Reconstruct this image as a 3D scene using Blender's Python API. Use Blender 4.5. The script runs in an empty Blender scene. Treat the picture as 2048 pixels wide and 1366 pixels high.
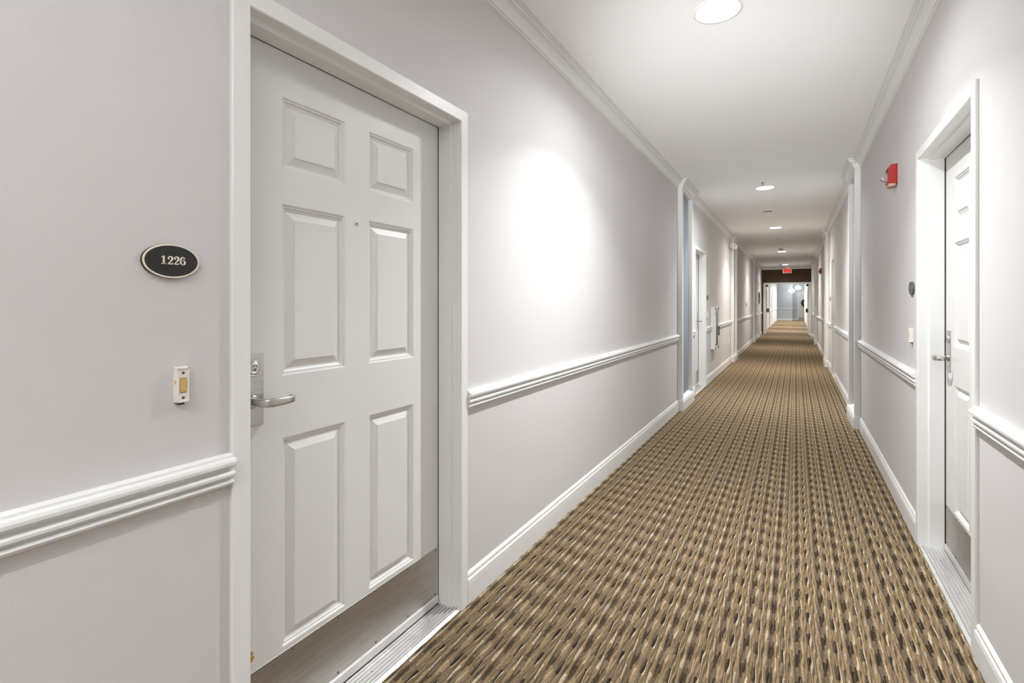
import bpy, bmesh, math, random
import numpy as np
from mathutils import Vector, Matrix
random.seed(7)
scene = bpy.context.scene
COL = scene.collection

# ------------------------------------------------------------------ camera
H_CAM = 1.279
cam_d = bpy.data.cameras.new('camera')
cam_d.sensor_fit = 'HORIZONTAL'; cam_d.sensor_width = 36.0
cam_d.lens = 988.0 / 2048.0 * 36.0
cam_d.shift_y = -76.5 / 2048.0
cam_d.clip_start = 0.05; cam_d.clip_end = 200
cam = bpy.data.objects.new('camera', cam_d); COL.objects.link(cam)
cam.location = (0, 0, H_CAM)
cam.rotation_euler = (math.radians(90), 0, math.radians(29.864))
scene.camera = cam
# ------------------------------------------------------------------ world, exposure
WORLD_E = 0.0
w = bpy.data.worlds.new('world'); scene.world = w; w.use_nodes = True
w.node_tree.nodes['Background'].inputs[0].default_value = (1, 1, 1, 1)
w.node_tree.nodes['Background'].inputs[1].default_value = WORLD_E
vs = scene.view_settings
vs.view_transform = 'Standard'; vs.look = 'None'; vs.gamma = 1.0; vs.use_curve_mapping = False
vs.exposure = 1.36
LAMP_W = 17.0          # energy of one recessed downlight
LENS_E = 28.0           # glow of its lens
LAMP_COL = (0.95, 0.975, 1.0)
# two added fill lights standing in for flash: one upward, one down the corridor
for watts, size, loc, tilt in ((170.0, 80, (-0.2, -0.6, 1.55), 5), (330.0, 32, (-0.33, -0.9, 1.30), 77)):
    fd = bpy.data.lights.new('fill_light', 'SPOT'); fd.energy = watts; fd.color = (0.97, 0.985, 1.0)
    fd.spot_size = math.radians(size); fd.spot_blend = 1.0; fd.shadow_soft_size = 0.10
    fo = bpy.data.objects.new('fill_light', fd); COL.objects.link(fo)
    fo.location = loc; fo.rotation_euler = (math.radians(180-tilt), 0, 0)

# ------------------------------------------------------------------ materials
def srgb(r, g, b):
    f = lambda c: (c/255/12.92) if c/255 <= 0.04045 else ((c/255+0.055)/1.055)**2.4
    return (f(r), f(g), f(b), 1)
MATS = {}
def mat(name, col, rough=0.5, metal=0.0, nscale=None, namt=0.0, bump=0.0, bscale=200.0, stretch=(1,1,1), spec=0.5,
        emit=None, estr=0.0, trans=0.0, aniso=0.0):
    m = bpy.data.materials.new(name); m.use_nodes = True
    nt = m.node_tree; p = nt.nodes['Principled BSDF']
    p.inputs['Base Color'].default_value = col
    p.inputs['Roughness'].default_value = rough
    p.inputs['Metallic'].default_value = metal
    p.inputs['Specular IOR Level'].default_value = spec
    p.inputs['Transmission Weight'].default_value = trans
    if emit:
        p.inputs['Emission Color'].default_value = emit
        p.inputs['Emission Strength'].default_value = estr
    tc = None
    if namt or bump:
        tc = nt.nodes.new('ShaderNodeTexCoord'); mp = nt.nodes.new('ShaderNodeMapping')
        mp.inputs['Scale'].default_value = stretch
        nt.links.new(tc.outputs['Object'], mp.inputs['Vector'])
    if namt:
        n = nt.nodes.new('ShaderNodeTexNoise'); n.inputs['Scale'].default_value = nscale or 5.0; n.inputs['Detail'].default_value = 5
        nt.links.new(mp.outputs[0], n.inputs['Vector'])
        r = nt.nodes.new('ShaderNodeMapRange'); r.inputs['From Min'].default_value = 0.3; r.inputs['From Max'].default_value = 0.7
        r.inputs['To Min'].default_value = 1-namt; r.inputs['To Max'].default_value = 1+namt*0.5
        nt.links.new(n.outputs['Fac'], r.inputs['Value'])
        mx = nt.nodes.new('ShaderNodeMix'); mx.data_type = 'RGBA'; mx.blend_type = 'MULTIPLY'
        mx.inputs['Factor'].default_value = 1.0
        mx.inputs['A'].default_value = col
        nt.links.new(r.outputs[0], mx.inputs['B'])
        nt.links.new(mx.outputs['Result'], p.inputs['Base Color'])
    if bump:
        n2 = nt.nodes.new('ShaderNodeTexNoise'); n2.inputs['Scale'].default_value = bscale; n2.inputs['Detail'].default_value = 4
        nt.links.new(mp.outputs[0], n2.inputs['Vector'])
        b = nt.nodes.new('ShaderNodeBump'); b.inputs['Strength'].default_value = bump; b.inputs['Distance'].default_value = 0.001
        nt.links.new(n2.outputs['Fac'], b.inputs['Height']); nt.links.new(b.outputs[0], p.inputs['Normal'])
    MATS[name] = m
    return m
mat('wall_paint', srgb(212, 209, 208), 0.75, nscale=2.2, namt=0.012, bump=0.42, bscale=230, stretch=(1, 1, 2.2), spec=0.25)
mat('ceiling_paint', srgb(250, 250, 250), 0.85, nscale=1.0, namt=0.01, spec=0.2)
mat('trim_paint', srgb(234, 234, 232), 0.38, nscale=6, namt=0.012, bump=0.05, bscale=60, spec=0.4)
mat('door_paint', srgb(224, 223, 220), 0.36, nscale=5, namt=0.015, bump=0.10, bscale=120, stretch=(1, 1, 0.3), spec=0.4)
mat('header_paint', srgb(84, 67, 52), 0.8, nscale=8, namt=0.05, spec=0.2)
mat('lobby_paint', srgb(196, 202, 208), 0.7, nscale=3, namt=0.02, spec=0.2)
mat('panel_blue', srgb(136, 147, 157), 0.4, nscale=3, namt=0.02, spec=0.4)
mat('steel', (0.56, 0.55, 0.53, 1), 0.30, 1.0, nscale=9, namt=0.10, bump=0.06, bscale=30, stretch=(1, 1, 18))
mat('kick_steel', (0.53, 0.51, 0.48, 1), 0.42, 1.0, nscale=7, namt=0.14, bump=0.05, bscale=40, stretch=(1, 1, 14))
mat('chrome', (0.72, 0.72, 0.71, 1), 0.22, 1.0, nscale=30, namt=0.05)
mat('aluminium', (0.80, 0.79, 0.78, 1), 0.38, 0.8, nscale=10, namt=0.08)
mat('dark_gap', (0.02, 0.018, 0.016, 1), 0.8, nscale=20, namt=0.1)
mat('screw_dark', (0.16, 0.15, 0.14, 1), 0.4, 0.8, nscale=90, namt=0.2)
mat('sign_black', srgb(37, 38, 37), 0.55, nscale=60, namt=0.2, bump=0.2, bscale=900)
mat('sign_brown', srgb(58, 40, 30), 0.5, nscale=40, namt=0.1)
mat('sign_cream', srgb(238, 228, 205), 0.5, nscale=40, namt=0.03)
mat('sign_pewter', (0.17, 0.165, 0.155, 1), 0.38, 0.6, nscale=120, namt=0.4, bump=0.5, bscale=500)
mat('bell_plastic', srgb(236, 230, 222), 0.45, nscale=30, namt=0.03)
mat('bell_button', srgb(214, 176, 92), 0.3, nscale=60, namt=0.25)
mat('stain', srgb(214, 152, 62), 0.6, nscale=90, namt=0.2)
mat('chip_yellow', srgb(206, 150, 30), 0.6, nscale=200, namt=0.5)
mat('alarm_red', srgb(160, 22, 14), 0.45, nscale=20, namt=0.05)
mat('alarm_label', srgb(196, 160, 138), 0.5, nscale=40, namt=0.1)
mat('strobe_clear', (0.92, 0.92, 0.92, 1), 0.08, nscale=20, namt=0.02, trans=0.75)
mat('white_plastic', srgb(236, 234, 228), 0.4, nscale=30, namt=0.02)
mat('grey_plastic', srgb(150, 142, 132), 0.5, nscale=30, namt=0.04)
mat('vent_dark', srgb(70, 66, 62), 0.6, nscale=30, namt=0.1)
mat('cabinet_white', srgb(238, 238, 236), 0.4, nscale=10, namt=0.01)
mat('window_dark', srgb(46, 46, 48), 0.12, nscale=10, namt=0.1)
mat('black_metal', srgb(26, 24, 23), 0.4, 0.3, nscale=30, namt=0.1)
mat('leaf_green', srgb(48, 92, 30), 0.55, nscale=25, namt=0.45)
mat('glass', (0.75, 0.8, 0.82, 1), 0.05, nscale=5, namt=0.02, trans=0.8)
def emis(name, col, strength):
    m = bpy.data.materials.new(name); m.use_nodes = True; nt = m.node_tree
    nt.nodes.remove(nt.nodes['Principled BSDF'])
    e = nt.nodes.new('ShaderNodeEmission'); e.inputs[0].default_value = col; e.inputs[1].default_value = strength
    nt.links.new(e.outputs[0], nt.nodes['Material Output'].inputs['Surface']); MATS[name] = m
emis('lens_glow', (*LAMP_COL, 1), LENS_E)
emis('globe_glow', (0.95, 0.98, 1, 1), 5.0)
emis('exit_red', (1.0, 0.06, 0.05, 1), 0.7)
emis('exit_pale', (1.0, 0.22, 0.18, 1), 0.07)

# carpet: ribs along the corridor (y), weaving slightly in x, each rib dyed in dashes
RIB, WAVE, AMP, NREP = 0.0047, 0.15, 0.45, 18
PHK = 1.15
def carpet_mat():
    m = bpy.data.materials.new('carpet'); m.use_nodes = True; nt = m.node_tree; L = nt.links
    p = nt.nodes['Principled BSDF']; p.inputs['Roughness'].default_value = 0.95; p.inputs['Specular IOR Level'].default_value = 0.08
    def N(t, **k):
        n = nt.nodes.new(t)
        for a, b in k.items(): setattr(n, a, b)
        return n
    def M(op, a, b=None, c=None):
        n = N('ShaderNodeMath', operation=op)
        for i, v in enumerate((a, b, c)):
            if v is None: continue
            if isinstance(v, (int, float)): n.inputs[i].default_value = v
            else: L.new(v, n.inputs[i])
        return n.outputs[0]
    tc = N('ShaderNodeTexCoord'); sep = N('ShaderNodeSeparateXYZ'); L.new(tc.outputs['Object'], sep.inputs[0])
    x, y = sep.outputs[0], sep.outputs[1]
    xr = M('DIVIDE', x, RIB)
    ph = M('MULTIPLY', xr, PHK)
    arg = M('ADD', M('MULTIPLY', y, 2*math.pi/WAVE), ph)
    xi = M('ADD', xr, M('MULTIPLY', M('SINE', arg), AMP))
    i = M('FLOOR', xi)
    j = M('FLOORED_MODULO', i, NREP)
    t = M('DIVIDE', M('ADD', j, 0.5), NREP)
    # dash state along y with per-rib offset
    jp = M('FLOOR', M('DIVIDE', j, 2.0))
    wn = N('ShaderNodeTexWhiteNoise', noise_dimensions='1D'); L.new(jp, wn.inputs['W'])
    yy = M('ADD', M('DIVIDE', y, WAVE), M('ADD', M('MULTIPLY', wn.outputs['Value'], 0.25), M('MULTIPLY', jp, 0.41)))
    fr = M('FRACT', yy); st = M('LESS_THAN', fr, 0.5); cell = M('FLOOR', M('MULTIPLY', yy, 2.0))
    T1, T2, T3, GOLD, CREAM, TAUPE, DARK, BLK = [srgb(*c) for c in
        ((138, 119, 92), (118, 101, 79), (150, 131, 103), (147, 124, 89), (182, 167, 142), (106, 92, 75), (86, 73, 58), (52, 44, 36))]
    def ramp(cols):
        r = N('ShaderNodeValToRGB'); r.color_ramp.interpolation = 'CONSTANT'
        el = r.color_ramp.elements
        while len(el) > 1: el.remove(el[-1])
        el[0].position = 0; el[0].color = cols[0]
        for k in range(1, NREP):
            e = el.new(k/NREP); e.color = cols[k]
        L.new(t, r.inputs[0]); return r.outputs[0]
    A = ramp([BLK, DARK, T2, T1, T3, T2, GOLD, T2, T1, TAUPE, CREAM, T2, GOLD, TAUPE, T3, T1, T2, TAUPE])
    B = ramp([TAUPE, T2, BLK, T2, CREAM, T1, T1, TAUPE, DARK, BLK, T3, T2, T1, DARK, T1, CREAM, T1, DARK])
    mx = N('ShaderNodeMix', data_type='RGBA'); L.new(st, mx.inputs['Factor']); L.new(A, mx.inputs['A']); L.new(B, mx.inputs['B'])
    # per-dash and fibre variation
    cv = N('ShaderNodeCombineXYZ'); L.new(i, cv.inputs[0]); L.new(cell, cv.inputs[1])
    w2 = N('ShaderNodeTexWhiteNoise', noise_dimensions='2D'); L.new(cv.outputs[0], w2.inputs['Vector'])
    no = N('ShaderNodeTexNoise'); no.inputs['Scale'].default_value = 420; no.inputs['Detail'].default_value = 4
    mpn = N('ShaderNodeMapping'); mpn.inputs['Scale'].default_value = (1, 0.3, 1); L.new(tc.outputs['Object'], mpn.inputs[0]); L.new(mpn.outputs[0], no.inputs['Vector'])
    v1 = M('ADD', 0.80, M('MULTIPLY', w2.outputs['Value'], 0.34))
    v2 = M('ADD', 0.10, M('MULTIPLY', no.outputs['Fac'], 1.7))
    mul = N('ShaderNodeMix', data_type='RGBA', blend_type='MULTIPLY'); mul.inputs['Factor'].default_value = 1
    L.new(mx.outputs['Result'], mul.inputs['A']); L.new(M('MULTIPLY', v1, v2), mul.inputs['B'])
    L.new(mul.outputs['Result'], p.inputs['Base Color'])
    b = N('ShaderNodeBump'); b.inputs['Strength'].default_value = 0.5; b.inputs['Distance'].default_value = 0.0012
    L.new(no.outputs['Fac'], b.inputs['Height']); L.new(b.outputs[0], p.inputs['Normal'])
    MATS['carpet'] = m
carpet_mat()

# ------------------------------------------------------------------ helpers
def tag(o, label=None, cat=None, group=None, kind=None):
    if label: o['label'] = label
    if cat: o['category'] = cat
    if group: o['group'] = group
    if kind: o['kind'] = kind
    return o
def empty(name, loc=(0, 0, 0), rz=0.0, parent=None):
    o = bpy.data.objects.new(name, None); COL.objects.link(o); o.location = loc; o.rotation_euler = (0, 0, rz)
    o.empty_display_size = 0.05
    if parent: o.parent = parent
    return o
class MB:
    def __init__(s): s.v = []; s.f = []; s.sm = []
    def add(s, vs, fs, smooth=False):
        k = len(s.v); s.v += [tuple(v) for v in vs]; s.f += [tuple(i+k for i in f) for f in fs]; s.sm += [smooth]*len(fs); return s
    def box(s, x0, x1, y0, y1, z0, z1):
        x0, x1 = min(x0, x1), max(x0, x1); y0, y1 = min(y0, y1), max(y0, y1); z0, z1 = min(z0, z1), max(z0, z1)
        return s.add([(x0,y0,z0),(x1,y0,z0),(x1,y1,z0),(x0,y1,z0),(x0,y0,z1),(x1,y0,z1),(x1,y1,z1),(x0,y1,z1)],
              [(0,3,2,1),(4,5,6,7),(0,1,5,4),(1,2,6,5),(2,3,7,6),(3,0,4,7)])
    def rbox(s, x0, x1, y0, y1, z0, z1, r=0.003, seg=2):
        bm = bmesh.new(); bmesh.ops.create_cube(bm, size=1)
        for v in bm.verts:
            v.co = Vector(((x0+x1)/2+v.co.x*abs(x1-x0), (y0+y1)/2+v.co.y*abs(y1-y0), (z0+z1)/2+v.co.z*abs(z1-z0)))
        bmesh.ops.bevel(bm, geom=list(bm.edges), offset=r, segments=seg, affect='EDGES', profile=0.5)
        bm.verts.index_update(); vs_ = [v.co.copy() for v in bm.verts]; fs_ = [[v.index for v in f.verts] for f in bm.faces]
        bm.free(); return s.add(vs_, fs_, False)
    def lathe(s, prof, axis='z', o=(0, 0, 0), n=32, sy=1.0, cap0=True, cap1=True, smooth=True):
        """prof: (radius, along). axis: direction of 'along'; sy scales the second radial axis."""
        vs_, fs_ = [], []
        for r, a in prof:
            for k in range(n):
                t = 2*math.pi*k/n; c, d = r*math.cos(t), r*math.sin(t)*sy
                if axis == 'z': vs_.append((o[0]+c, o[1]+d, o[2]+a))
                elif axis == 'x': vs_.append((o[0]+a, o[1]+c, o[2]+d))
                else: vs_.append((o[0]+d, o[1]+a, o[2]+c))
        for q in range(len(prof)-1):
            for k in range(n):
                k2 = (k+1) % n; fs_.append((q*n+k, q*n+k2, (q+1)*n+k2, (q+1)*n+k))
        s.add(vs_, fs_, smooth)
        b = len(s.v)-len(vs_)
        if cap0: s.f.append(tuple(b+k for k in reversed(range(n)))); s.sm.append(False)
        if cap1: s.f.append(tuple(b+(len(prof)-1)*n+k for k in range(n))); s.sm.append(False)
        return s
    def sweep(s, prof, path, side=1, smooth=False):
        """prof: closed list of (outward, z); path: plan polyline; side 1 = outward to the right of travel."""
        P = [Vector((a, b)) for a, b in path]; n = len(prof); rows = []
        nr = []
        for a, b in zip(P, P[1:]):
            d = (b-a).normalized(); nr.append(Vector((d.y, -d.x))*side)
        for i, q in enumerate(P):
            if i == 0: m = nr[0]
            elif i == len(P)-1: m = nr[-1]
            else: m = (nr[i-1]+nr[i])/(1+nr[i-1].dot(nr[i]))
            rows += [(q.x+m.x*o, q.y+m.y*o, z) for o, z in prof]
        fs_ = []
        for i in range(len(P)-1):
            for k in range(n):
                k2 = (k+1) % n; fs_.append((i*n+k, i*n+k2, (i+1)*n+k2, (i+1)*n+k))
        fs_.append(tuple(range(n))); fs_.append(tuple(reversed(range((len(P)-1)*n, len(P)*n))))
        return s.add(rows, fs_, smooth)
    def build(s, name, m, parent=None, loc=None, fix=True):
        me = bpy.data.meshes.new(name); me.from_pydata(s.v, [], s.f); me.materials.append(MATS[m])
        me.polygons.foreach_set('use_smooth', s.sm)
        if fix:
            bm = bmesh.new(); bm.from_mesh(me); bmesh.ops.recalc_face_normals(bm, faces=bm.faces); bm.to_mesh(me); bm.free()
        me.update()
        o = bpy.data.objects.new(name, me); COL.objects.link(o)
        if parent: o.parent = parent
        if loc: o.location = loc
        return o
def share(src, name, parent, loc, rot=None):
    o = bpy.data.objects.new(name, src.data); COL.objects.link(o); o.parent = parent; o.location = loc
    if rot: o.rotation_euler = rot
    return o

# ------------------------------------------------------------------ layout (metres)
XL, XR, ZC = -1.217, 0.570, 2.743
Y_BACK, Y_END, Y_END2, Y_FAR, Y_LOB = -3.6, 22.75, 22.90, 40.3, 43.0
PW = 0.05     # pilaster projection
OW, OH, FW = 0.914, 2.037, 0.048      # door opening and frame face
D1, D2, D3 = 1.219, 7.68, 21.09       # left doors (centre y)
D4, D5 = 2.873, 10.205                # right doors
PL = [(6.085, 6.81), (11.72, 12.44), (18.0, 18.72)]
PR = [(6.085, 6.81), (11.72, 12.44), (18.0, 18.72), (21.3, 22.0)]
PLF = [(25.4, 25.9), (29.2, 29.7), (35.6, 36.1), (39.3, 39.8)]

# ------------------------------------------------------------------ floor
def make_floor():
    ys = np.concatenate([np.arange(0.55, 2.6, 0.008), np.arange(2.6, 4.6, 0.014)])
    xs = np.arange(XL+0.0, XR+0.0001, RIB/3.0)
    X, Y = np.meshgrid(xs, ys)
    xr = X/RIB; xi = xr + AMP*np.sin(Y*2*math.pi/WAVE + xr*PHK)
    f = xi-np.floor(xi); F2 = xi/2-np.floor(xi/2)
    hgt = 0.0058*(1-np.abs(2*F2-1)**2.0)+0.0016*(1-np.abs(2*f-1)**2)
    fade = np.clip((4.6-Y)/1.6, 0, 1)*np.clip((Y-0.55)/0.05, 0, 1)
    Z = (hgt-0.0054)*fade
    Z[:, 0] = Z[:, -1] = -0.001
    nv = X.size; ny, nx = X.shape
    V = np.stack([X, Y, Z], -1).reshape(-1, 3)
    a = (np.arange(ny-1)[:, None]*nx + np.arange(nx-1)[None, :]).reshape(-1)
    F = np.stack([a, a+1, a+nx+1, a+nx], -1)
    # coarse remainder
    ex = [(XL, Y_BACK-0.2), (XR, Y_BACK-0.2), (XR, 0.55), (XL, 0.55), (XL, ys[-1]), (XR, ys[-1]), (XR, Y_FAR), (XL, Y_FAR),
          (-3.4, Y_FAR), (3.0, Y_FAR), (3.0, Y_LOB+.2), (-3.4, Y_LOB+.2)]
    V = np.concatenate([V, np.array([(x, y, 0) for x, y in ex])])
    F = np.concatenate([F, np.array([(0,1,2,3),(4,5,6,7),(8,9,10,11)])+nv])
    me = bpy.data.meshes.new('floor')
    me.vertices.add(len(V)); me.vertices.foreach_set('co', V.reshape(-1).astype(np.float32))
    me.loops.add(F.size); me.loops.foreach_set('vertex_index', F.reshape(-1).astype(np.int32))
    me.polygons.add(len(F)); me.polygons.foreach_set('loop_start', (np.arange(len(F))*4).astype(np.int32))
    sm = np.ones(len(F), bool); sm[-3:] = False
    me.update(); me.polygons.foreach_set('use_smooth', sm); me.validate()
    me.materials.append(MATS['carpet'])
    o = bpy.data.objects.new('floor', me); COL.objects.link(o)
    tag(o, 'ribbed tan, brown and cream carpet running the length of the corridor', 'floor', kind='structure')
make_floor()

# ------------------------------------------------------------------ walls and ceiling
def wall(name, xa, xb, openings, y0, y1, label, m='wall_paint'):
    mb = MB(); y = y0
    for c in sorted(openings):
        a, b = c-OW/2-0.02, c+OW/2+0.02
        mb.box(xa, xb, y, a, -0.05, ZC+0.05); mb.box(xa, xb, a, b, OH+0.02, ZC+0.05); y = b
    mb.box(xa, xb, y, y1, -0.05, ZC+0.05)
    tag(mb.build(name, m), label, 'wall', kind='structure')
wall('wall_left', XL-0.22, XL, [D1, D2, D3], Y_BACK, Y_END2, 'pinkish grey painted corridor wall with the nearest white door')
wall('wall_right', XR, XR+0.22, [D4, D5], Y_BACK, Y_END2, 'pinkish grey painted corridor wall with the red fire alarms')
wall('wall_left_beyond', XL-0.22, XL, [], Y_END2, Y_FAR, 'pale wall on the left beyond the double doors', 'trim_paint')
wall('wall_right_beyond', XR, XR+0.22, [], Y_END2, Y_FAR, 'pale wall on the right beyond the double doors', 'trim_paint')
tag(MB().box(XL-.22, XR+.22, Y_BACK-.2, Y_BACK, -.05, ZC+.05).build('wall_back', 'wall_paint'), 'plain painted wall behind the viewer', 'wall', kind='structure')
tag(MB().box(XL-.22, XR+.22, Y_BACK-.2, Y_FAR, ZC, ZC+.1).build('ceiling', 'ceiling_paint'), 'flat white corridor ceiling with recessed lights', 'ceiling', kind='structure')
# end wall with double-door opening
EX0, EX1, EZ = -1.15, 0.525, 2.115
mb = MB().box(XL, EX0, Y_END, Y_END2, 0, ZC).box(EX1, XR, Y_END, Y_END2, 0, ZC).box(EX0, EX1, Y_END, Y_END2, EZ, ZC)
tag(mb.build('wall_end', 'header_paint'), 'dark brown wall around the double doorway under the exit sign', 'wall', kind='structure')
# lobby
mb = MB().box(-3.4, -0.20, 41.7, 43.2, 0, 3.0).box(-0.20, 3.0, 42.5, 43.2, 0, 3.0)
tag(mb.build('wall_lobby', 'lobby_paint'), 'blue-grey wall of the bright lobby at the far end', 'wall', kind='structure')
mb = MB().box(-3.5, -3.4, Y_FAR, 43.2, 0, 3.0).box(3.0, 3.1, Y_FAR, 43.2, 0, 3.0).box(-3.5, XL-.22, Y_FAR-.1, Y_FAR, 0, 3.0).box(XR+.22, 3.1, Y_FAR-.1, Y_FAR, 0, 3.0).box(XL-.22, XR+.22, Y_FAR-.1, Y_FAR, ZC+.1, 3.0)
tag(mb.build('wall_lobby_side', 'lobby_paint'), 'side walls closing the lobby at the far end', 'wall', kind='structure')
tag(MB().box(-3.5, 3.1, Y_FAR-.1, 43.2, 3.0, 3.1).build('ceiling_lobby', 'ceiling_paint'), 'white lobby ceiling over the pendant lamps', 'ceiling', kind='structure')

# ------------------------------------------------------------------ mouldings
CROWN = [(-.004, -.097), (.006, -.097), (.009, -.094), (.009, -.088), (.006, -.0865), (.006, -.0845), (.012, -.083), (.014, -.072), (.019, -.060), (.027, -.049), (.037, -.041),
         (.047, -.037), (.043, -.034), (.043, -.0325), (.050, -.031), (.054, -.026), (.055, -.021), (.052, -.0195), (.052, -.018), (.059, -.0165), (.064, -.013), (.060, -.011), (.060, -.0095), (.070, -.008), (.070, .004), (-.004, .004)]
CROWN = [(p, ZC+z) for p, z in CROWN]
RAIL = [(-.004, .832), (.010, .832), (.017, .835), (.020, .841), (.017, .847), (.011, .849), (.011, .851), (.018, .8535), (.0245, .858), (.0250, .864), (.021, .869), (.013, .8725),
        (.013, .877), (.024, .880), (.030, .885), (.0305, .892), (.028, .898), (.020, .901), (.0165, .901), (.0165, .906), (.008, .909), (-.004, .910)]
BASE = [(-.004, -.012), (.0135, -.012), (.0135, .088), (.0100, .0895), (.0100, .0920), (.0140, .0935), (.0140, .099), (.012, .105), (.0095, .1085), (.0060, .1095), (.0060, .1120), (.0095, .1135), (.009, .122), (.004, .129), (.002, .132), (-.004, .132)]
def jog(x, y0, y1, pils, sgn):
    pts = [(x, y0)]
    for a, b in pils:
        if a > y0 and b < y1: pts += [(x, a), (x+sgn*PW, a), (x+sgn*PW, b), (x, b)]
    return pts + [(x, y1)]
def stretches(y0, y1, doors, cuts=()):
    blk = sorted([(c-OW/2-FW, c+OW/2+FW) for c in doors] + list(cuts)); out = []; y = y0
    for a, b in blk:
        if a-y > 0.02: out.append((y, a))
        y = b
    if y1-y > 0.02: out.append((y, y1))
    return out
TN = [0]
def trim_name(): TN[0] += 1; return 'trim_%d' % TN[0]
CN = [0]
for side, x, sgn, pils, doors in (('left', XL, 1, PL, [D1, D2, D3]), ('right', XR, -1, PR, [D4, D5])):
    o = MB().sweep(CROWN, jog(x, Y_BACK, Y_END, pils, sgn), sgn).build(trim_name(), 'trim_paint')
    tag(o, 'white crown moulding along the top of the %s corridor wall' % side, 'moulding', kind='structure')
    desc_r = {'left': ['white chair rail left of the nearest door, at the picture edge', 'long white chair rail between the nearest left door and the first pilaster',
                       'short white chair rail stub between first left pilaster and second left door', 'white chair rail past the second left door, behind the fire extinguisher cabinet',
                       'white chair rail on the left wall between second and third pilasters', 'white chair rail on left wall between third pilaster and wreath door', 'short white chair rail between wreath door and end wall'],
              'right': ['white chair rail right of the near right door, at the picture edge', 'white chair rail between near right door and first right pilaster',
                        'white chair rail between first right pilaster and second right door', 'short white chair rail between second right door and second right pilaster',
                        'white chair rail on right wall under the far red alarm', 'white chair rail on right wall between the last two pilasters', 'short white chair rail on the right beside the end wall']}[side]
    for k, (a, b) in enumerate(stretches(Y_BACK, Y_END, doors, pils)):
        o = MB().sweep(RAIL, [(x, a), (x, b)], sgn).build(trim_name(), 'trim_paint')
        tag(o, desc_r[k] if k < len(desc_r) else desc_r[-1], 'chair rail', kind='structure')
    st = stretches(Y_BACK, Y_END, doors)
    desc_b = {'left': ['white baseboard left of the nearest door', 'white baseboard along the carpet between the nearest and second left doors', 'white baseboard on the left wall from the second left door to the wreath door', 'short white baseboard between wreath door and end wall'],
              'right': ['white baseboard right of the near right door, at the picture corner', 'white baseboard on the right between the near and second right doors', 'white baseboard on the right wall from the second right door to the end wall']}[side]
    for k, (a, b) in enumerate(st):
        o = MB().sweep(BASE, jog(x, a, b, pils, sgn), sgn).build('baseboard_'+side, 'trim_paint')
        tag(o, desc_b[min(k, len(desc_b)-1)], 'baseboard', kind='structure')
o = MB().sweep(CROWN, [(XL+.02, Y_END), (XR-.02, Y_END)], 1).build(trim_name(), 'trim_paint')
tag(o, 'crown moulding across the brown end wall behind the exit sign', 'moulding', kind='structure')
for side, x, sgn in (('left', XL, 1), ('right', XR, -1)):
    for pr, nm, cat in ((CROWN, 'crown moulding', 'moulding'), (RAIL, 'chair rail', 'chair rail'), (BASE, 'baseboard', 'baseboard')):
        o = MB().sweep(pr, [(x, Y_END2), (x, Y_FAR)], sgn).build('baseboard_%s_beyond' % side if pr is BASE else trim_name(), 'trim_paint')
        tag(o, 'white %s on the %s wall beyond the double doors' % (nm, side), cat, kind='structure')
for (pr, cat) in ((RAIL, 'chair rail'), (BASE, 'baseboard')):
    for (x0, x1, y, ds) in ((-3.4, -0.20, 41.7, 'on the front lobby wall left of the corner'), (-0.20, 0.115, 42.5, 'on the set-back lobby wall beside the far wreath door')):
        o = MB().sweep(pr, [(x0, y), (x1, y)], 1).build('baseboard_lobby' if pr is BASE else trim_name(), 'trim_paint')
        tag(o, 'white %s %s' % (cat, ds), cat, kind='structure')

# ------------------------------------------------------------------ pilasters
def pilaster(x, sgn, a, b, label):
    t = empty(trim_name(), (x, (a+b)/2, 0), 0 if sgn > 0 else math.pi)
    tag(t, label, 'pilaster', kind='structure')
    hw = (b-a)/2; sw = 0.076; zt = ZC-0.006; zs = 0.132
    for s in (-1, 1):
        y0, y1 = s*hw, s*(hw-sw)
        mb = MB().box(-.003, PW, y0, y1, zs-.03, zt)
        mb.box(-.003, PW-.022, y1, y1-s*0.012, zs+.015, zt-.115)
        mb.build('stile', 'trim_paint', t)
    MB().box(-.003, PW, -(hw-sw), hw-sw, ZC-.125, zt).build('head', 'trim_paint', t)
    MB().add([(-.003, -(hw-sw), 0), (PW, -(hw-sw), 0), (PW, -(hw-sw), zs-.002), (-.003, -(hw-sw), zs+.022),
              (-.003, hw-sw, 0), (PW, hw-sw, 0), (PW, hw-sw, zs-.002), (-.003, hw-sw, zs+.022)],
             [(0,1,2,3),(7,6,5,4),(0,4,5,1),(1,5,6,2),(2,6,7,3),(3,7,4,0)]).build('sill', 'trim_paint', t)
    MB().box(-.003, .004, -(hw-sw), hw-sw, zs, ZC-.12).build('panel', 'panel_blue', t)['label'] = 'blue-grey recessed panel'
for k, (a, b) in enumerate(PL):
    pilaster(XL, 1, a, b, ['white pilaster with blue-grey recessed panel at the end of the near left wall', 'white pilaster on left wall beside the emergency light',
                           'white pilaster on left wall just before the wreath door'][k])
for k, (a, b) in enumerate(PR):
    pilaster(XR, -1, a, b, ['white pilaster with grey recessed panel on the right past the near red alarm', 'white pilaster on right wall past the second right door',
                            'white pilaster on right wall past the far red alarm', 'last white pilaster on the right before the end wall'][k])
for k, (a, b) in enumerate(PLF):
    pilaster(XL, 1, a, b, ['first', 'second', 'third', 'last'][k] + ' white pilaster on the left beyond the double doors')
    pilaster(XR, -1, a, b, ['first', 'second', 'third', 'last'][k] + ' white pilaster on the right beyond the double doors')

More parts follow.
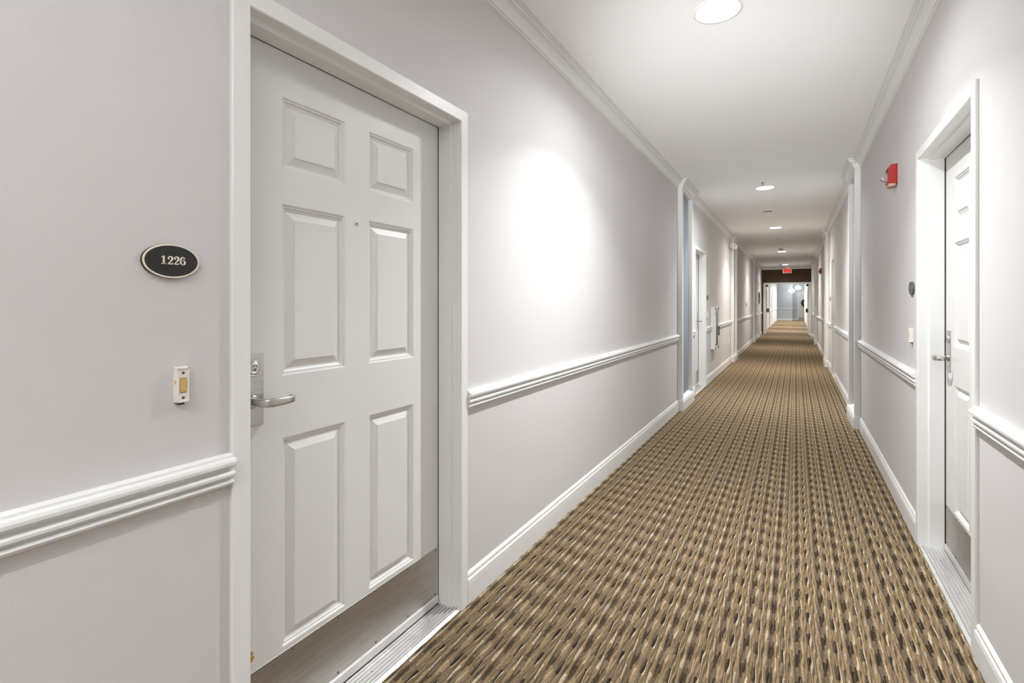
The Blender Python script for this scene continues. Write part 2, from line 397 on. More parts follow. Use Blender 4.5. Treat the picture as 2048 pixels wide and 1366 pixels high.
# ------------------------------------------------------------------ doors
FPROF = [(FW, -.03), (FW, .010), (FW-.002, .012), (.003, .012), (0, .009), (0, -.030), (-.003, -.033), (-.009, -.033), (-.012, -.036), (-.012, -.098), (.002, -.098), (.002, -.15), (FW, -.15)]
def frame_mesh(mb, hw, oh):
    pts = [(-hw, -.01), (-hw, oh), (hw, oh), (hw, -.01)]
    n = len(FPROF); rows = []
    for i, (y, z) in enumerate(pts):
        sy = -1 if i < 2 else 1
        for q, x in FPROF:
            rows.append((x, y+sy*q, z+(q if i in (1, 2) else 0)))
    fs_ = []
    for i in range(3):
        for k in range(n):
            k2 = (k+1) % n; fs_.append((i*n+k, i*n+k2, (i+1)*n+k2, (i+1)*n+k))
    fs_.append(tuple(range(n))); fs_.append(tuple(range(3*n, 4*n)))
    mb.add(rows, fs_)
PANELS = [(y, z) for z in ((1.677, 1.892), (1.064, 1.574), (.259, .8795)) for y in ((-.290, -.053), (.053, .290))]
LOOPS = [(0, 0), (.0025, -.0012), (.005, -.0052), (.009, -.0052), (.0115, -.0100), (.0155, -.0125), (.018, -.0125), (.0195, -.0150), (.043, -.0038), (.044, -.0010)]
DX = -.101     # leaf face behind the wall plane
def panel_mb(y0, y1, z0, z1):
    vs_, fs_ = [], []
    for ins, d in LOOPS:
        vs_ += [(DX+d, y0+ins, z0+ins), (DX+d, y1-ins, z0+ins), (DX+d, y1-ins, z1-ins), (DX+d, y0+ins, z1-ins)]
    for q in range(len(LOOPS)-1):
        for k in range(4):
            k2 = (k+1) % 4; fs_.append((q*4+k, q*4+k2, q*4+4+k2, q*4+4+k))
    q = (len(LOOPS)-1)*4; fs_.append((q, q+1, q+2, q+3))
    return MB().add(vs_, fs_)
def leaf_mb(hw, zt):
    ys = [-hw, -.290, -.053, .053, .290, hw]; zs = [.012, .259, .8795, 1.064, 1.574, 1.677, 1.892, zt]
    mb = MB()
    for a in range(5):
        for b in range(7):
            if a in (1, 3) and b in (1, 3, 5): continue
            mb.add([(DX, ys[a], zs[b]), (DX, ys[a+1], zs[b]), (DX, ys[a+1], zs[b+1]), (DX, ys[a], zs[b+1])], [(0, 1, 2, 3)])
    xb = DX-.044
    mb.add([(DX,-hw,.012),(DX,hw,.012),(DX,hw,zt),(DX,-hw,zt),(xb,-hw,.012),(xb,hw,.012),(xb,hw,zt),(xb,-hw,zt)],
           [(0,4,5,1),(1,5,6,2),(2,6,7,3),(3,7,4,0),(4,7,6,5)])
    return mb
def bar(mb, path, hts, ths):
    """flat bar along a plan path (x,y) with height / thickness per point (rounded section), z centre given in path"""
    n = 12; rows = []
    P = [Vector(p) for p in path]
    for i, p in enumerate(P):
        d = (P[min(i+1, len(P)-1)]-P[max(i-1, 0)]).normalized(); nr = Vector((d.y, -d.x, 0)).normalized()
        for k in range(n):
            t = 2*math.pi*(k+.5)/n; c, s = math.cos(t), math.sin(t)
            c = math.copysign(abs(c)**0.45, c); s = math.copysign(abs(s)**0.45, s)
            rows.append(p + nr*c*ths[i]/2 + Vector((0, 0, 1))*s*hts[i]/2)
    fs_ = [(i*n+k, i*n+(k+1) % n, (i+1)*n+(k+1) % n, (i+1)*n+k) for i in range(len(P)-1) for k in range(n)]
    mb.add(rows, fs_, True); b = len(mb.v)-len(rows)
    mb.f += [tuple(b+k for k in range(n)), tuple(b+(len(P)-1)*n+k for k in range(n))]; mb.sm += [False, False]
    return mb
SCREW = None
def door(n, x, sgn, cy, hs, label, detail=True):
    """hs -1: lock on the local -y side"""
    global SCREW
    t = empty('door_%d' % n, (x, cy, 0), 0 if sgn > 0 else math.pi)
    tag(t, label, 'door', kind='structure')
    hw = OW/2
    mb = MB(); frame_mesh(mb, hw, OH); mb.build('frame', 'trim_paint', t)
    lf = leaf_mb(hw-.0035, OH-.004).build('leaf', 'door_paint', t)
    mb = MB()
    for s_ in (-1, 1): mb.box(-.1008, -.0955 if s_ == hs else -.0975, s_*hw, s_*(hw-.0127), .012, OH-.0127)
    mb.box(-.1008, -.0975, -hw, hw, OH-.0127, OH)
    mb.build('weatherstrip', 'dark_gap', t)
    for (y, z) in PANELS: panel_mb(y[0], y[1], z[0], z[1]).build('panel', 'door_paint', lf)
    # kick plate, sweep, threshold
    kp = MB().rbox(DX-.001, DX+.0016, -.436, .436, .046, .246, .0007, 1).build('kick_plate', 'kick_steel', t)
    if SCREW is None:
        SCREW = MB().lathe([(.0042, 0), (.0040, .0012), (.0028, .0022), (.001, .0026)], 'x', n=10).build('screw', 'screw_dark', kp)
        first = True
    for k in range(6):
        for z in (.238, .054):
            y = -.425+.85*k/5
            if SCREW.location.length == 0 and SCREW.parent == kp: SCREW.location = (DX+.0014, y, z)
            else: share(SCREW, 'screw', kp, (DX+.0014, y, z))
    MB().add([(DX, -.437, .010), (DX+.006, -.437, .010), (DX+.009, -.437, .016), (DX+.008, -.437, .040), (DX+.003, -.437, .0455), (DX, -.437, .0455),
              (DX, .437, .010), (DX+.006, .437, .010), (DX+.009, .437, .016), (DX+.008, .437, .040), (DX+.003, .437, .0455), (DX, .437, .0455)],
             [(0,1,2,3,4,5),(11,10,9,8,7,6)]+[(k, (k+1) % 6, (k+1) % 6+6, k+6) for k in range(6)]).build('door_sweep', 'aluminium', t)
    prof = [(-.15, -.01), (-.15, .004), (DX+.006, .004)]
    xx = DX+.010
    while xx < -.012:
        prof += [(xx, .0015), (xx+.001, .0090), (xx+.0075, .0090), (xx+.0085, .0015)]; xx += .0150
    prof += [(-.006, .0075), (.006, .001), (.010, -.004), (.010, -.01)]
    m_ = len(prof); yy = hw+.0
    MB().add([(a, -yy, b) for a, b in prof]+[(a, yy, b) for a, b in prof], [tuple(range(m_)), tuple(reversed(range(m_, 2*m_)))]+[(k, (k+1) % m_, (k+1) % m_+m_, k+m_) for k in range(m_)]).build('threshold', 'aluminium', t)
    th = t.children[-1]
    for y in (-.3, 0.02, .33): share(SCREW, 'screw', th, (-.055, y, .0062), (0, -math.pi/2, 0))
    # peephole
    pe = MB().lathe([(.0075, 0), (.0075, .003), (.0055, .004), (.0042, .0035)], 'x', (DX, -.005, 1.554), n=20).build('peephole', 'chrome', t)
    MB().lathe([(.0040, .0032), (.0028, .0042), (.0008, .0046)], 'x', (DX, -.005, 1.554), n=16).build('lens', 'window_dark', pe)
    # lockset
    s = hs; ly = s*.384
    pl = MB().rbox(DX-.001, DX+.004, ly-.034, ly+.033, .935, 1.141, .0015, 2).build('lock_plate', 'steel', t)
    cy_ = ly+.003
    MB().lathe([(.0225, .003), (.0225, .006), (.0215, .0085), (.0195, .0095), (.0190, .0080), (.0178, .0078), (.0170, .0092), (.0085, .0095), (.0078, .0075), (.0068, .0075), (.0064, .0098), (.0005, .0100)], 'x', (DX, cy_, 1.096), n=36, cap0=False).build('lock_cylinder', 'chrome', pl)
    MB().rbox(DX+.0095, DX+.0106, cy_-.0009, cy_+.0009, 1.0905, 1.1015, .0003, 1).build('keyway', 'dark_gap', pl)
    MB().lathe([(.0185, .003), (.0185, .007), (.0165, .010), (.0145, .011)], 'x', (DX, ly, 1.004), n=32).build('rose', 'steel', pl)
    px = [(DX+.008, 0), (DX+.030, 0), (DX+.046, 0), (DX+.056, .003), (DX+.063, .010), (DX+.066, .020), (DX+.067, .045), (DX+.067, .070), (DX+.065, .083), (DX+.059, .090), (DX+.050, .0935), (DX+.038, .0945)]
    path = [(a, ly-s*b, 1.004) for a, b in px]
    bar(MB(), path, [.019, .019, .020, .022, .0235, .0235, .022, .020, .0185, .018, .018, .017], [.017, .016, .015, .014, .013, .012, .0105, .010, .009, .009, .0085, .008]).build('lever_handle', 'steel', t)
    return t
d1 = door(1, XL, 1, D1, -1, 'large six-panel white door 1226 with steel kick plate, nearest on the left')
d2 = door(2, XL, 1, D2, 1, 'second white door on the left, just past the blue-grey panelled pilaster')
d3 = door(3, XL, 1, D3, -1, 'far white door on the left with a green wreath')
d4 = door(4, XR, -1, D4, -1, 'near six-panel white door on the right with steel kick plate')
d5 = door(5, XR, -1, D5, -1, 'second white door on the right, seen edge-on in its frame')
# worn paint chips on the near frame of door 1
mb = MB()
for (z, w_, h_) in ((.300, .004, .006), (.286, .007, .007), (.279, .004, .003)):
    mb.lathe([(w_, 0), (w_*.8, .0008)], 'x', (DX+.0002, -.384+.0, z), n=9, sy=h_/w_)
mb.build('paint_chip', 'chip_yellow', d1)['label'] = 'small yellow paint chip'

# ------------------------------------------------------------------ oval room signs
def stroke(mb, pts, wd, d, tf):
    P = [Vector(p) for p in pts]; L_, R_ = [], []
    for i, p in enumerate(P):
        t = (P[min(i+1, len(P)-1)]-P[max(i-1, 0)]).normalized(); nr = Vector((-t.y, t.x))
        L_.append(p+nr*wd[i]/2); R_.append(p-nr*wd[i]/2)
    n = len(P); vs_ = [tf(q, 0) for q in L_+R_]+[tf(q, d) for q in L_+R_]
    fs_ = []
    for i in range(n-1):
        fs_ += [(2*n+i, 2*n+i+1, 3*n+i+1, 3*n+i), (i, i+1, 2*n+i+1, 2*n+i), (n+i+1, n+i, 3*n+i, 3*n+i+1)]
    fs_ += [(0, 2*n, 3*n, n), (n-1, 2*n-1, 4*n-1, 3*n-1)]
    mb.add(vs_, fs_)
def disc(mb, c, r, d, tf, n=14):
    vs_ = [tf(Vector((c[0]+r*math.cos(2*math.pi*k/n), c[1]+r*math.sin(2*math.pi*k/n))), h) for h in (0, d) for k in range(n)]
    mb.add(vs_, [tuple(range(n, 2*n))]+[(k, (k+1) % n, n+(k+1) % n, n+k) for k in range(n)])
def arc(cx, cy, rx, ry, a0, a1, n):
    return [(cx+rx*math.cos(math.radians(a0+(a1-a0)*k/n)), cy+ry*math.sin(math.radians(a0+(a1-a0)*k/n))) for k in range(n+1)]
def digit(ch, tf, d=.0012):
    mb = MB()
    if ch == '1':
        stroke(mb, [(.30, 0), (.30, 1)], [.20, .20], d, tf)
        stroke(mb, [(.06, .83), (.16, .86), (.26, .95)], [.07, .10, .12], d, tf)
        stroke(mb, [(.04, .045), (.56, .045)], [.09, .09], d, tf)
    elif ch == '2':
        disc(mb, (.15, .70), .105, d, tf)
        p = arc(.30, .70, .235, .26, 175, 0, 14)
        wd = [.08, .08, .08, .08, .08, .085, .09, .11, .13, .16, .18, .20, .20, .20, .20]
        p += [(.51, .60), (.44, .48), (.33, .36), (.21, .24), (.12, .12), (.09, .05)]
        wd += [.19, .16, .12, .09, .08, .08]
        stroke(mb, p, wd, d, tf)
        stroke(mb, [(.05, .075), (.20, .085), (.42, .070), (.56, .075)], [.14, .15, .14, .15], d, tf)
        stroke(mb, [(.555, .05), (.59, .25)], [.08, .05], d, tf)
    else:
        disc(mb, (.48, .80), .095, d, tf)
        p = arc(.33, .50, .235, .465, 55, 180, 14); wd = [.07]*5+[.09, .11, .13, .15, .17, .18, .19, .19, .19, .19]
        p += arc(.33, .30, .235, .265, 180, 360, 16)[1:]; wd += [.19, .18, .16, .13, .10, .08, .08, .08, .08, .10, .13, .16, .18, .19, .19, .19]
        p += arc(.33, .30, .235, .27, 0, 175, 14)[1:]; wd += [.19, .18, .16, .13, .10, .08, .07, .07, .07, .07, .07, .07, .06, .05]
        stroke(mb, p, wd, d, tf)
    return mb
def oval(mb, rx, rz, x0, x1, bev, n=64):
    mb.lathe([(1, x0), (1, x1-bev), (1-bev/rx, x1)], 'x', n=n)
def oval_part(name, m, parent, ry, rz, x0, x1, bev=.001, inner=None):
    n = 64; mb = MB(); vs_ = []; fs_ = []
    rings = [(1, x0), (1, x1-bev), (1-bev/ry, x1)]
    if inner: rings += [(inner, x1), (inner-.012, x0)]
    for s, x in rings:
        for k in range(n):
            t = 2*math.pi*k/n; e = (1-s)*(ry)  # constant inset
            vs_.append((x, (ry-e)*math.cos(t), (rz-e)*math.sin(t)))
    for q in range(len(rings)-1):
        for k in range(n): fs_.append((q*n+k, q*n+(k+1) % n, (q+1)*n+(k+1) % n, (q+1)*n+k))
    mb.add(vs_, fs_, False)
    if not inner: mb.f.append(tuple((len(rings)-1)*n+k for k in range(n))); mb.sm.append(False)
    return mb.build(name, m, parent)
def room_sign(x, sgn, y, z, label, text=None, pewter=False):
    t = empty('room_sign', (x, y, z), 0 if sgn > 0 else math.pi); tag(t, label, 'sign', 'oval room signs beside the doors')
    oval_part('backing', 'sign_pewter' if pewter else 'sign_brown', t, .0585, .0385, -.001, .008)
    oval_part('rim', 'sign_pewter' if pewter else 'sign_cream', t, .0580, .0380, .007, .0098, .0008, inner=1-.0034/.058)
    oval_part('plate', 'sign_pewter' if pewter else 'sign_black', t, .0552, .0352, .004, .0088, .0005)
    if text:
        hgt = .0185; y0 = -.0225
        # local +y runs away from the viewer and to the right in the picture
        for k, ch in enumerate(text):
            tf = lambda q, d, k=k: (.0087+d, y0+k*.0128+q.x*hgt, -.0075+q.y*hgt)
            digit(ch, tf).build('digit', 'sign_cream', t)
        br = {'#': [(1, 2), (1, 1), (1, 0), (0, 0)], '1': [(0, 2)], '2': [(0, 2), (0, 1)], '6': [(0, 2), (1, 2), (0, 1)]}
        mb = MB(); yy = -.0165
        for ch in '#'+text:
            for cx, cz in br[ch]:
                mb.lathe([(.0007, 0), (.0005, .0005)], 'x', (.0087, yy+cx*.0023, -.0215+cz*.0023), n=6)
            yy += .0066
        mb.build('braille_dots', 'sign_black', t)
    return t
room_sign(XL, 1, .579, 1.373, 'black oval sign with cream rim and number 1226 beside the nearest door', '1226')
room_sign(XR, -1, 3.525, 1.363, 'dark metal oval sign left of the near right door', None, True)
room_sign(XL, 1, 8.35, 1.37, 'small dark oval sign beside the second left door', None, True)
room_sign(XR, -1, 11.05, 1.365, 'tiny oval sign past the second right door', None, True)

# ------------------------------------------------------------------ doorbells
def doorbell(x, sgn, y, z, label):
    t = empty('doorbell', (x, y, z), 0 if sgn > 0 else math.pi); tag(t, label, 'doorbell', 'doorbell buttons beside the doors')
    MB().rbox(-.001, .017, -.0125, .0125, -.040, .040, .0022, 2).build('housing', 'bell_plastic', t)
    mb = MB().rbox(.0165, .0188, -.0125, .0125, -.040, -.0345, .001, 1).rbox(.0165, .0188, -.0125, .0125, .0345, .040, .001, 1)
    mb.rbox(.0165, .0188, -.0125, -.0095, -.040, .040, .0008, 1).rbox(.0165, .0188, .0095, .0125, -.040, .040, .0008, 1)
    mb.build('rim', 'bell_plastic', t)
    MB().rbox(.016, .0176, -.0068, .0068, -.0178, .0160, .0006, 1).build('button_well', 'grey_plastic', t)
    MB().rbox(.016, .0200, -.0055, .0055, -.0165, .0145, .0014, 2).build('button', 'bell_button', t)
    for zz in (.027, -.029):
        MB().lathe([(.0034, .0), (.0032, .0012), (.002, .0018)], 'x', (.0168, 0, zz), n=14).build('screw', 'screw_dark', t)
    if sgn > 0 and y < 2:
        MB().lathe([(.0050, 0), (.0046, .0003)], 'y', (.0095, -.0127, .006), n=14, sy=.6).build('stain', 'stain', t)['label'] = 'orange rust stain'
    MB().rbox(-.001, .010, -.006, .007, -.046, -.039, .001, 1).build('stub', 'sign_brown', t)
doorbell(XL, 1, .598, 1.095, 'white doorbell with amber button and rust stain under the 1226 sign')
doorbell(XR, -1, 3.525, 1.10, 'small white doorbell left of the near right door')
doorbell(XL, 1, 8.335, 1.09, 'tiny white doorbell beside the second left door')

# ------------------------------------------------------------------ fire alarms
def fire_alarm(y, z, label):
    t = empty('fire_alarm', (XR, y, z), math.pi); tag(t, label, 'fire alarm', 'red fire alarm strobes on the right wall')
    pr = [(-.001, .064), (.030, .064), (.040, .056), (.047, .040), (.048, .0), (.048, -.050), (.044, -.058), (-.001, -.058)]
    n = len(pr); w_ = .058
    MB().add([(a, -w_, b) for a, b in pr]+[(a, w_, b) for a, b in pr], [tuple(range(n)), tuple(reversed(range(n, 2*n)))]+[(k, (k+1) % n, (k+1) % n+n, k+n) for k in range(n)]).build('housing', 'alarm_red', t)
    MB().rbox(.006, .046, -.050, .050, -.078, -.056, .006, 2).build('label_band', 'alarm_label', t)
    MB().rbox(-.001, .006, -.062, .062, -.062, .066, .002, 1).build('back_plate', 'alarm_red', t)
    MB().add([(.044, -.030, .010), (.044, .030, .010), (.044, .030, -.040), (.044, -.030, -.040), (.070, -.018, .004), (.070, .018, .004), (.082, .016, -.022), (.082, -.016, -.022), (.066, -.018, -.036), (.066, .018, -.036)],
             [(0,1,5,4),(4,5,6,7),(7,6,9,8),(8,9,2,3),(1,2,9,6,5),(0,4,7,8,3)]).build('strobe_lens', 'strobe_clear', t)
    for k in range(4): MB().rbox(.047, .0495, -.045, .045, .018+k*.007, .021+k*.007, .0005, 1).build('grille_bar', 'black_metal', t)
fire_alarm(4.06, 2.118, 'red fire alarm strobe high on the right wall beside the near right door')
fire_alarm(14.75, 2.10, 'distant dark red fire alarm strobe between the right pilasters')

# ------------------------------------------------------------------ fire extinguisher cabinet
t = empty('extinguisher_cabinet', (XL, 8.91, .862)); tag(t, 'white fire extinguisher cabinet with narrow dark window on the left wall', 'cabinet')
cd, cw, ch = .068, .193, .347
MB().rbox(-.001, cd, -cw, cw, -ch, ch, .003, 1).build('body', 'cabinet_white', t)
MB().rbox(-.001, .012, -cw-.025, cw+.025, -ch-.02, ch+.02, .003, 1)
dr = MB()
for (a, b, c, d) in ((-cw, -cw+.05, -ch, ch), (cw-.10, cw, -ch, ch), (-cw, cw, ch-.05, ch), (-cw, cw, -ch, -ch+.05)): dr.rbox(cd, cd+.010, a+.004, b-.004, c+.004, d-.004, .002, 1)
dr = dr.build('cabinet_door', 'cabinet_white', t)
MB().rbox(cd, cd+.005, -cw+.05, cw-.10, -ch+.05, ch-.05, .001, 1).build('window', 'window_dark', t)
MB().rbox(cd+.009, cd+.026, cw-.078, cw-.052, -.13, .03, .005, 2).build('handle', 'black_metal', dr)
for z in (-.25, .25): MB().lathe([(.005, -.03), (.005, .03)], 'z', (cd+.004, -cw-.001, z), n=10).build('hinge', 'chrome', dr)

# ------------------------------------------------------------------ emergency light, outlet, switch
t = empty('emergency_light', (XL, 11.40, 2.49)); tag(t, 'white two-headed emergency light beside the second left pilaster', 'light')
MB().rbox(-.001, .055, -.10, .14, -.045, .045, .006, 2).build('housing', 'white_plastic', t)
for y, ang in ((-.13, -.5), (.17, .5)):
    hd = empty('lamp_head', (.075, y, -.005), ang, t)
    MB().rbox(-.035, .045, -.05, .05, -.045, .045, .006, 2).build('shell', 'white_plastic', hd)
    MB().lathe([(.040, .044), (.038, .050), (.030, .054), (.005, .056)], 'x', (0, 0, 0), n=24).build('lens', 'strobe_clear', hd)
t = empty('wall_outlet', (XL, 11.30, .50)); tag(t, 'small white wall outlet low on the left wall before the second pilaster', 'outlet')
MB().rbox(-.001, .006, -.036, .036, -.058, .058, .002, 2).build('cover_plate', 'white_plastic', t)
for z in (-.02, .02):
    rc = MB().lathe([(.0165, .004), (.0165, .0075), (.015, .0085)], 'x', (0, 0, z), n=20).build('receptacle', 'white_plastic', t)
    for y in (-.006, .006): MB().rbox(.0078, .0088, y-.0012, y+.0012, z-.004, z+.006, .0003, 1).build('slot', 'dark_gap', rc)
t = empty('wall_switch', (XL, 15.45, 1.235)); tag(t, 'narrow dark wall plate on left wall between second and third pilasters', 'switch')
MB().rbox(-.001, .010, -.030, .030, -.060, .060, .003, 2).build('plate', 'grey_plastic', t)
MB().rbox(.008, .016, -.012, .012, -.030, .030, .003, 2).build('rocker', 'vent_dark', t)

# ------------------------------------------------------------------ ceiling fixtures
def downlight(y, label, e=1.0, col=LAMP_COL, x=-.338):
    t = empty('recessed_light', (x, y, ZC)); tag(t, label, 'light', 'recessed ceiling lights')
    MB().lathe([(.096, .012), (.097, -.002), (.104, -.006), (.112, -.005), (.116, -.001), (.116, .004)], 'z', n=48, cap0=False, cap1=False).build('trim_ring', 'white_plastic', t)
    MB().lathe([(.0975, .004), (.0965, -.001), (.085, -.0035), (.05, -.005), (.004, -.0055)], 'z', n=48).build('lens', 'lens_glow', t)
    for k, (spread, share_) in enumerate(((156, 0.32), (116, 0.62))):      # wide skirt and tighter core of the reflector
        ld = bpy.data.lights.new('bulb', 'AREA'); ld.shape = 'DISK'; ld.size = 0.05; ld.spread = math.radians(spread); ld.energy = LAMP_W*e*share_; ld.color = col
        lo = bpy.data.objects.new('bulb', ld); COL.objects.link(lo); lo.parent = t; lo.location = (0, 0, -.014-.004*k)
for y, lb, e in ((-1.72, 'recessed round ceiling light behind the viewer', 1), (2.654, 'bright recessed ceiling light nearest the viewer', 1), (7.03, 'second recessed ceiling light, before the near smoke detector', 1),
              (10.85, 'third recessed ceiling light, past the near smoke detector', 1), (15.93, 'fourth recessed ceiling light, beside a smoke detector', .85), (21.33, 'last recessed ceiling light in front of the exit sign', .8)):
    downlight(y, lb, e, LAMP_COL if y < 8 else (1.0, 0.94, 0.86))
for k, y in enumerate((26.0, 30.5, 35.0, 39.0)):
    downlight(y, ['first', 'second', 'third', 'last'][k]+' recessed ceiling light beyond the double doors', 1.6, (1, .97, .93))
def smoke(x, y, label):
    t = empty('smoke_detector', (x, y, ZC)); tag(t, label, 'smoke detector', 'ceiling smoke detectors')
    MB().lathe([(.075, 0), (.075, -.010), (.070, -.014), (.058, -.015)], 'z', n=36).build('base', 'white_plastic', t)
    MB().lathe([(.055, -.014), (.055, -.022), (.048, -.024), (.048, -.034)], 'z', n=36).build('vent_ring', 'grey_plastic', t)
    MB().lathe([(.054, -.033), (.052, -.042), (.042, -.050), (.010, -.053)], 'z', n=36).build('cap', 'white_plastic', t)
    for k in range(10):
        a = 2*math.pi*k/10
        MB().rbox(.049*math.cos(a)-.003, .049*math.cos(a)+.003, .049*math.sin(a)-.003, .049*math.sin(a)+.003, -.034, -.023, .001, 1).build('fin', 'vent_dark', t)
smoke(-.378, 8.77, 'near smoke detector between second and third recessed lights')
smoke(-.34, 15.04, 'smoke detector just in front of the fourth recessed light')
smoke(-.50, 21.2, 'last smoke detector, left of the last recessed light')
def sprinkler(x, y, label):
    t = empty('fire_sprinkler', (x, y, ZC)); tag(t, label, 'sprinkler', 'ceiling fire sprinklers')
    MB().lathe([(.038, 0), (.037, -.004), (.028, -.009), (.014, -.010)], 'z', n=28).build('escutcheon', 'white_plastic', t)
    b = MB().lathe([(.010, -.009), (.010, -.022), (.006, -.026)], 'z', n=14).build('head', 'grey_plastic', t)
    for s in (-1, 1): MB().rbox(s*.009-.0015, s*.009+.0015, -.002, .002, -.040, -.015, .0006, 1).build('frame_arm', 'grey_plastic', t)
    MB().lathe([(.015, -.041), (.015, -.0425), (.004, -.043)], 'z', n=16).build('deflector', 'grey_plastic', t)
sprinkler(-.346, 6.66, 'fire sprinkler just in front of the second recessed light')
sprinkler(-.341, 12.49, 'fire sprinkler between third and fourth recessed lights')
sprinkler(-.318, 18.56, 'fire sprinkler between fourth and last recessed lights')

# ------------------------------------------------------------------ exit sign
EY = 22.45
t = empty('exit_sign', (-.292, EY, 2.40+.17)); tag(t, 'glowing red EXIT sign on the ceiling before the brown end wall', 'exit sign')
MB().rbox(-.160, .160, -.025, .025, -.10, .10, .005, 2).build('housing', 'white_plastic', t)
MB().rbox(-.06, .06, -.03, .03, .098, ZC-2.57, .004, 2).build('canopy', 'white_plastic', t)
MB().rbox(-.132, .132, -.0275, -.020, -.083, .083, .001, 1).build('face_plate', 'exit_pale', t)
def letter(boxes, diag=None):
    mb = MB()
    for (x0, x1, z0, z1) in boxes: mb.box(x0, x1, -.031, -.027, z0, z1)
    for (xa, za, xb, zb, w_) in (diag or []):
        mb.add([(xa-w_, -.031, za), (xa+w_, -.031, za), (xb+w_, -.031, zb), (xb-w_, -.031, zb), (xa-w_, -.027, za), (xa+w_, -.027, za), (xb+w_, -.027, zb), (xb-w_, -.027, zb)],
               [(0,1,2,3),(7,6,5,4),(0,4,5,1),(1,5,6,2),(2,6,7,3),(3,7,4,0)])
    return mb.build('letter', 'exit_red', t)
zz = .075; T = .024
letter([(-.128, -.128+T, -zz, zz), (-.128, -.072, zz-T, zz), (-.128, -.078, -T/2, T/2), (-.128, -.072, -zz, -zz+T)])
letter([], [(-.052, -zz, .012, zz, .014), (.012, -zz, -.052, zz, .014)])
letter([(.034, .034+T, -zz, zz)])
letter([(.068, .128, zz-T, zz), (.098-T/2, .098+T/2, -zz, zz)])

# ------------------------------------------------------------------ double door at the end wall
t = empty('door_6', ((EX0+EX1)/2, Y_END, 0)); tag(t, 'white double-door frame in the brown end wall, both leaves open', 'door', kind='structure')
hx = (EX1-EX0)/2
for s in (-1, 1): MB().box(s*hx, s*(hx-.045), -.012, .15, 0, EZ).build('jamb', 'trim_paint', t)
MB().box(-hx+.045, hx-.045, -.012, .15, EZ-.05, EZ).build('head', 'trim_paint', t)
for s in (-1, 1):
    x0 = s*(hx-.048)
    lf = MB().box(x0, x0-s*.044, .155, .155+.12, .01, EZ-.055).box(x0, x0-s*.044, .155+.12, .155+.70, .01, 1.0).box(x0, x0-s*.044, .155+.12, .155+.70, 1.85, EZ-.055).box(x0, x0-s*.044, .155+.70, .155+.80, .01, EZ-.055)
    lf = lf.build('leaf', 'door_paint', t)
    MB().box(x0-s*.018, x0-s*.026, .155+.12, .155+.70, 1.0, 1.85).build('window_pane', 'glass', lf)
    xi = x0-s*.044
    bar_ = MB().rbox(xi, xi-s*.045, .22, .92, .93, 1.00, .008, 2).rbox(xi-s*.001, xi-s*.075, .80, .93, .90, 1.06, .008, 2).build('panic_bar', 'black_metal', lf)
    MB().rbox(xi, xi-s*.06, .20, .50, EZ-.15, EZ-.075, .008, 2).build('door_closer', 'black_metal', lf)

# ------------------------------------------------------------------ wreaths
def wreath(name_loc, rz, R, r, label, n=420):
    t = empty('wreath', name_loc, rz); tag(t, label, 'wreath')
    MB().add(*torus(R, r*.55)).build('ring', 'leaf_green', t)
    mb = MB(); rnd = random.Random(3)
    for k in range(n):
        a = rnd.uniform(0, 2*math.pi); b = rnd.uniform(0, 2*math.pi)
        c = Vector((r*.6*math.sin(b), (R+r*.6*math.cos(b))*math.cos(a), (R+r*.6*math.cos(b))*math.sin(a)))
        d = Vector((math.sin(b)*.7, math.cos(a)*math.cos(b), math.sin(a)*math.cos(b)))+Vector((rnd.uniform(-.6, .6), rnd.uniform(-.6, .6)-math.sin(a)*.9, rnd.uniform(-.6, .6)+math.cos(a)*.9))
        d.normalize(); u = d.cross(Vector((rnd.uniform(-1, 1), rnd.uniform(-1, 1), rnd.uniform(-1, 1)))).normalized()
        L_ = r*rnd.uniform(.6, 1.0); w_ = L_*.26; nn = d.cross(u)*L_*.12
        mb.add([c, c+d*L_*.5+u*w_-nn, c+d*L_, c+d*L_*.5-u*w_-nn, c+d*L_*.5+nn], [(0, 1, 4), (1, 2, 4), (2, 3, 4), (3, 0, 4)])
    tag(mb.build('leaves', 'leaf_green', t, fix=False), kind='stuff')
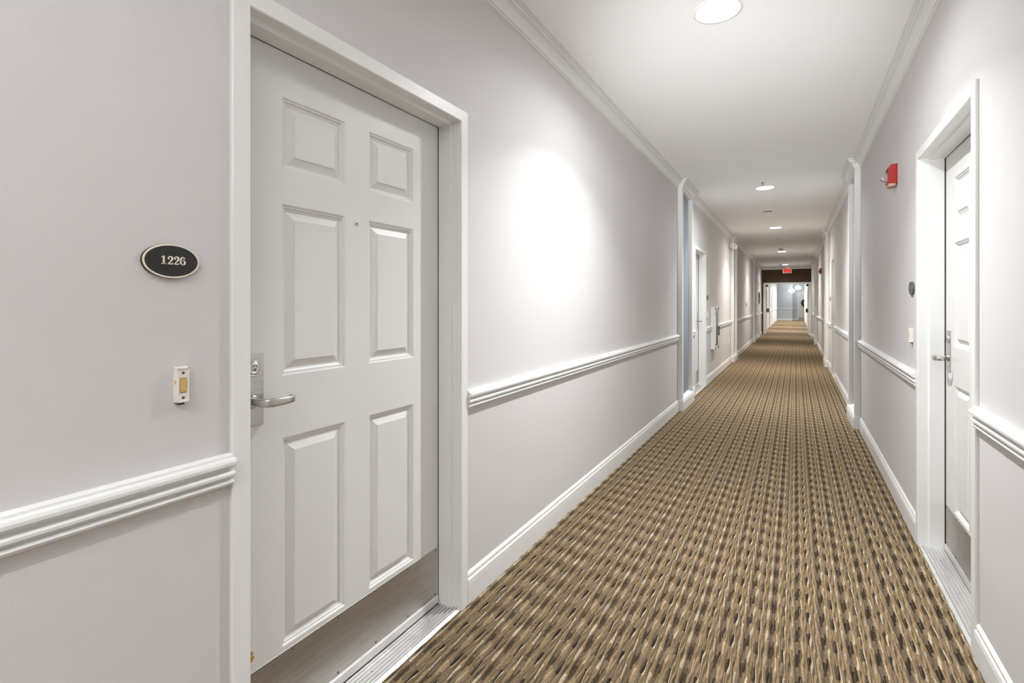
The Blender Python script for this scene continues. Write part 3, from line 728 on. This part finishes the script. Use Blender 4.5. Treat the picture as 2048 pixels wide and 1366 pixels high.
def torus(R, r, n=40, m=8):
    vs_ = []; fs_ = []
    for i in range(n):
        a = 2*math.pi*i/n
        for j in range(m):
            b = 2*math.pi*j/m; vs_.append((r*math.sin(b), (R+r*math.cos(b))*math.cos(a), (R+r*math.cos(b))*math.sin(a)))
    for i in range(n):
        for j in range(m): fs_.append((i*m+j, ((i+1) % n)*m+j, ((i+1) % n)*m+(j+1) % m, i*m+(j+1) % m))
    return vs_, fs_
wreath((XL+DX+.06, D3, 1.47), 0, .175, .065, 'green leafy wreath hanging on the far left door')

# ------------------------------------------------------------------ lobby door, wreath and pendants
t = empty('door_7', (.62, 42.5, 0), -math.pi/2); tag(t, 'white lobby door with a dark green wreath at the far end', 'door', kind='structure')
for s in (-1, 1): MB().box(-.001, .02, s*.457, s*.517, 0, 2.09).build('jamb', 'trim_paint', t)
MB().box(-.001, .02, -.457, .457, 2.03, 2.09).build('head', 'trim_paint', t)
lf = MB().box(-.001, .008, -.455, .455, .01, 2.03).build('leaf', 'door_paint', t)
for (y, z) in PANELS: MB().rbox(.006, .014, y[0], y[1], z[0], z[1], .004, 1).build('panel', 'door_paint', lf)
MB().rbox(.007, .011, -.44, .44, .03, .22, .001, 1).build('kick_plate', 'kick_steel', t)
wreath((.60, 42.39, 1.31), -math.pi/2, .20, .075, 'dark green round wreath on the lobby door')
def pendant(x, y, z, label):
    t = empty('pendant_lamp', (x, y, z)); tag(t, label, 'lamp', 'white globe pendant lamps in the lobby')
    MB().lathe([(.05, -.13), (.13, -.12), (.19, -.07), (.205, -.01), (.18, .05), (.11, .09), (.055, .105), (.05, .12)], 'z', n=36).build('globe', 'globe_glow', t)
    MB().lathe([(.056, .10), (.060, .13), (.03, .15), (.012, .16)], 'z', n=20).build('fitter', 'chrome', t)
    MB().lathe([(.008, .15), (.008, 2.99-z)], 'z', n=10).build('rod', 'chrome', t)
    MB().lathe([(.06, 3.0-z-.03), (.06, 3.0-z)], 'z', n=20).build('canopy', 'chrome', t)
pendant(-.255, 41.0, 2.20, 'nearer white globe pendant hanging left in the lobby')
pendant(.15, 41.6, 2.42, 'higher white globe pendant hanging right in the lobby')
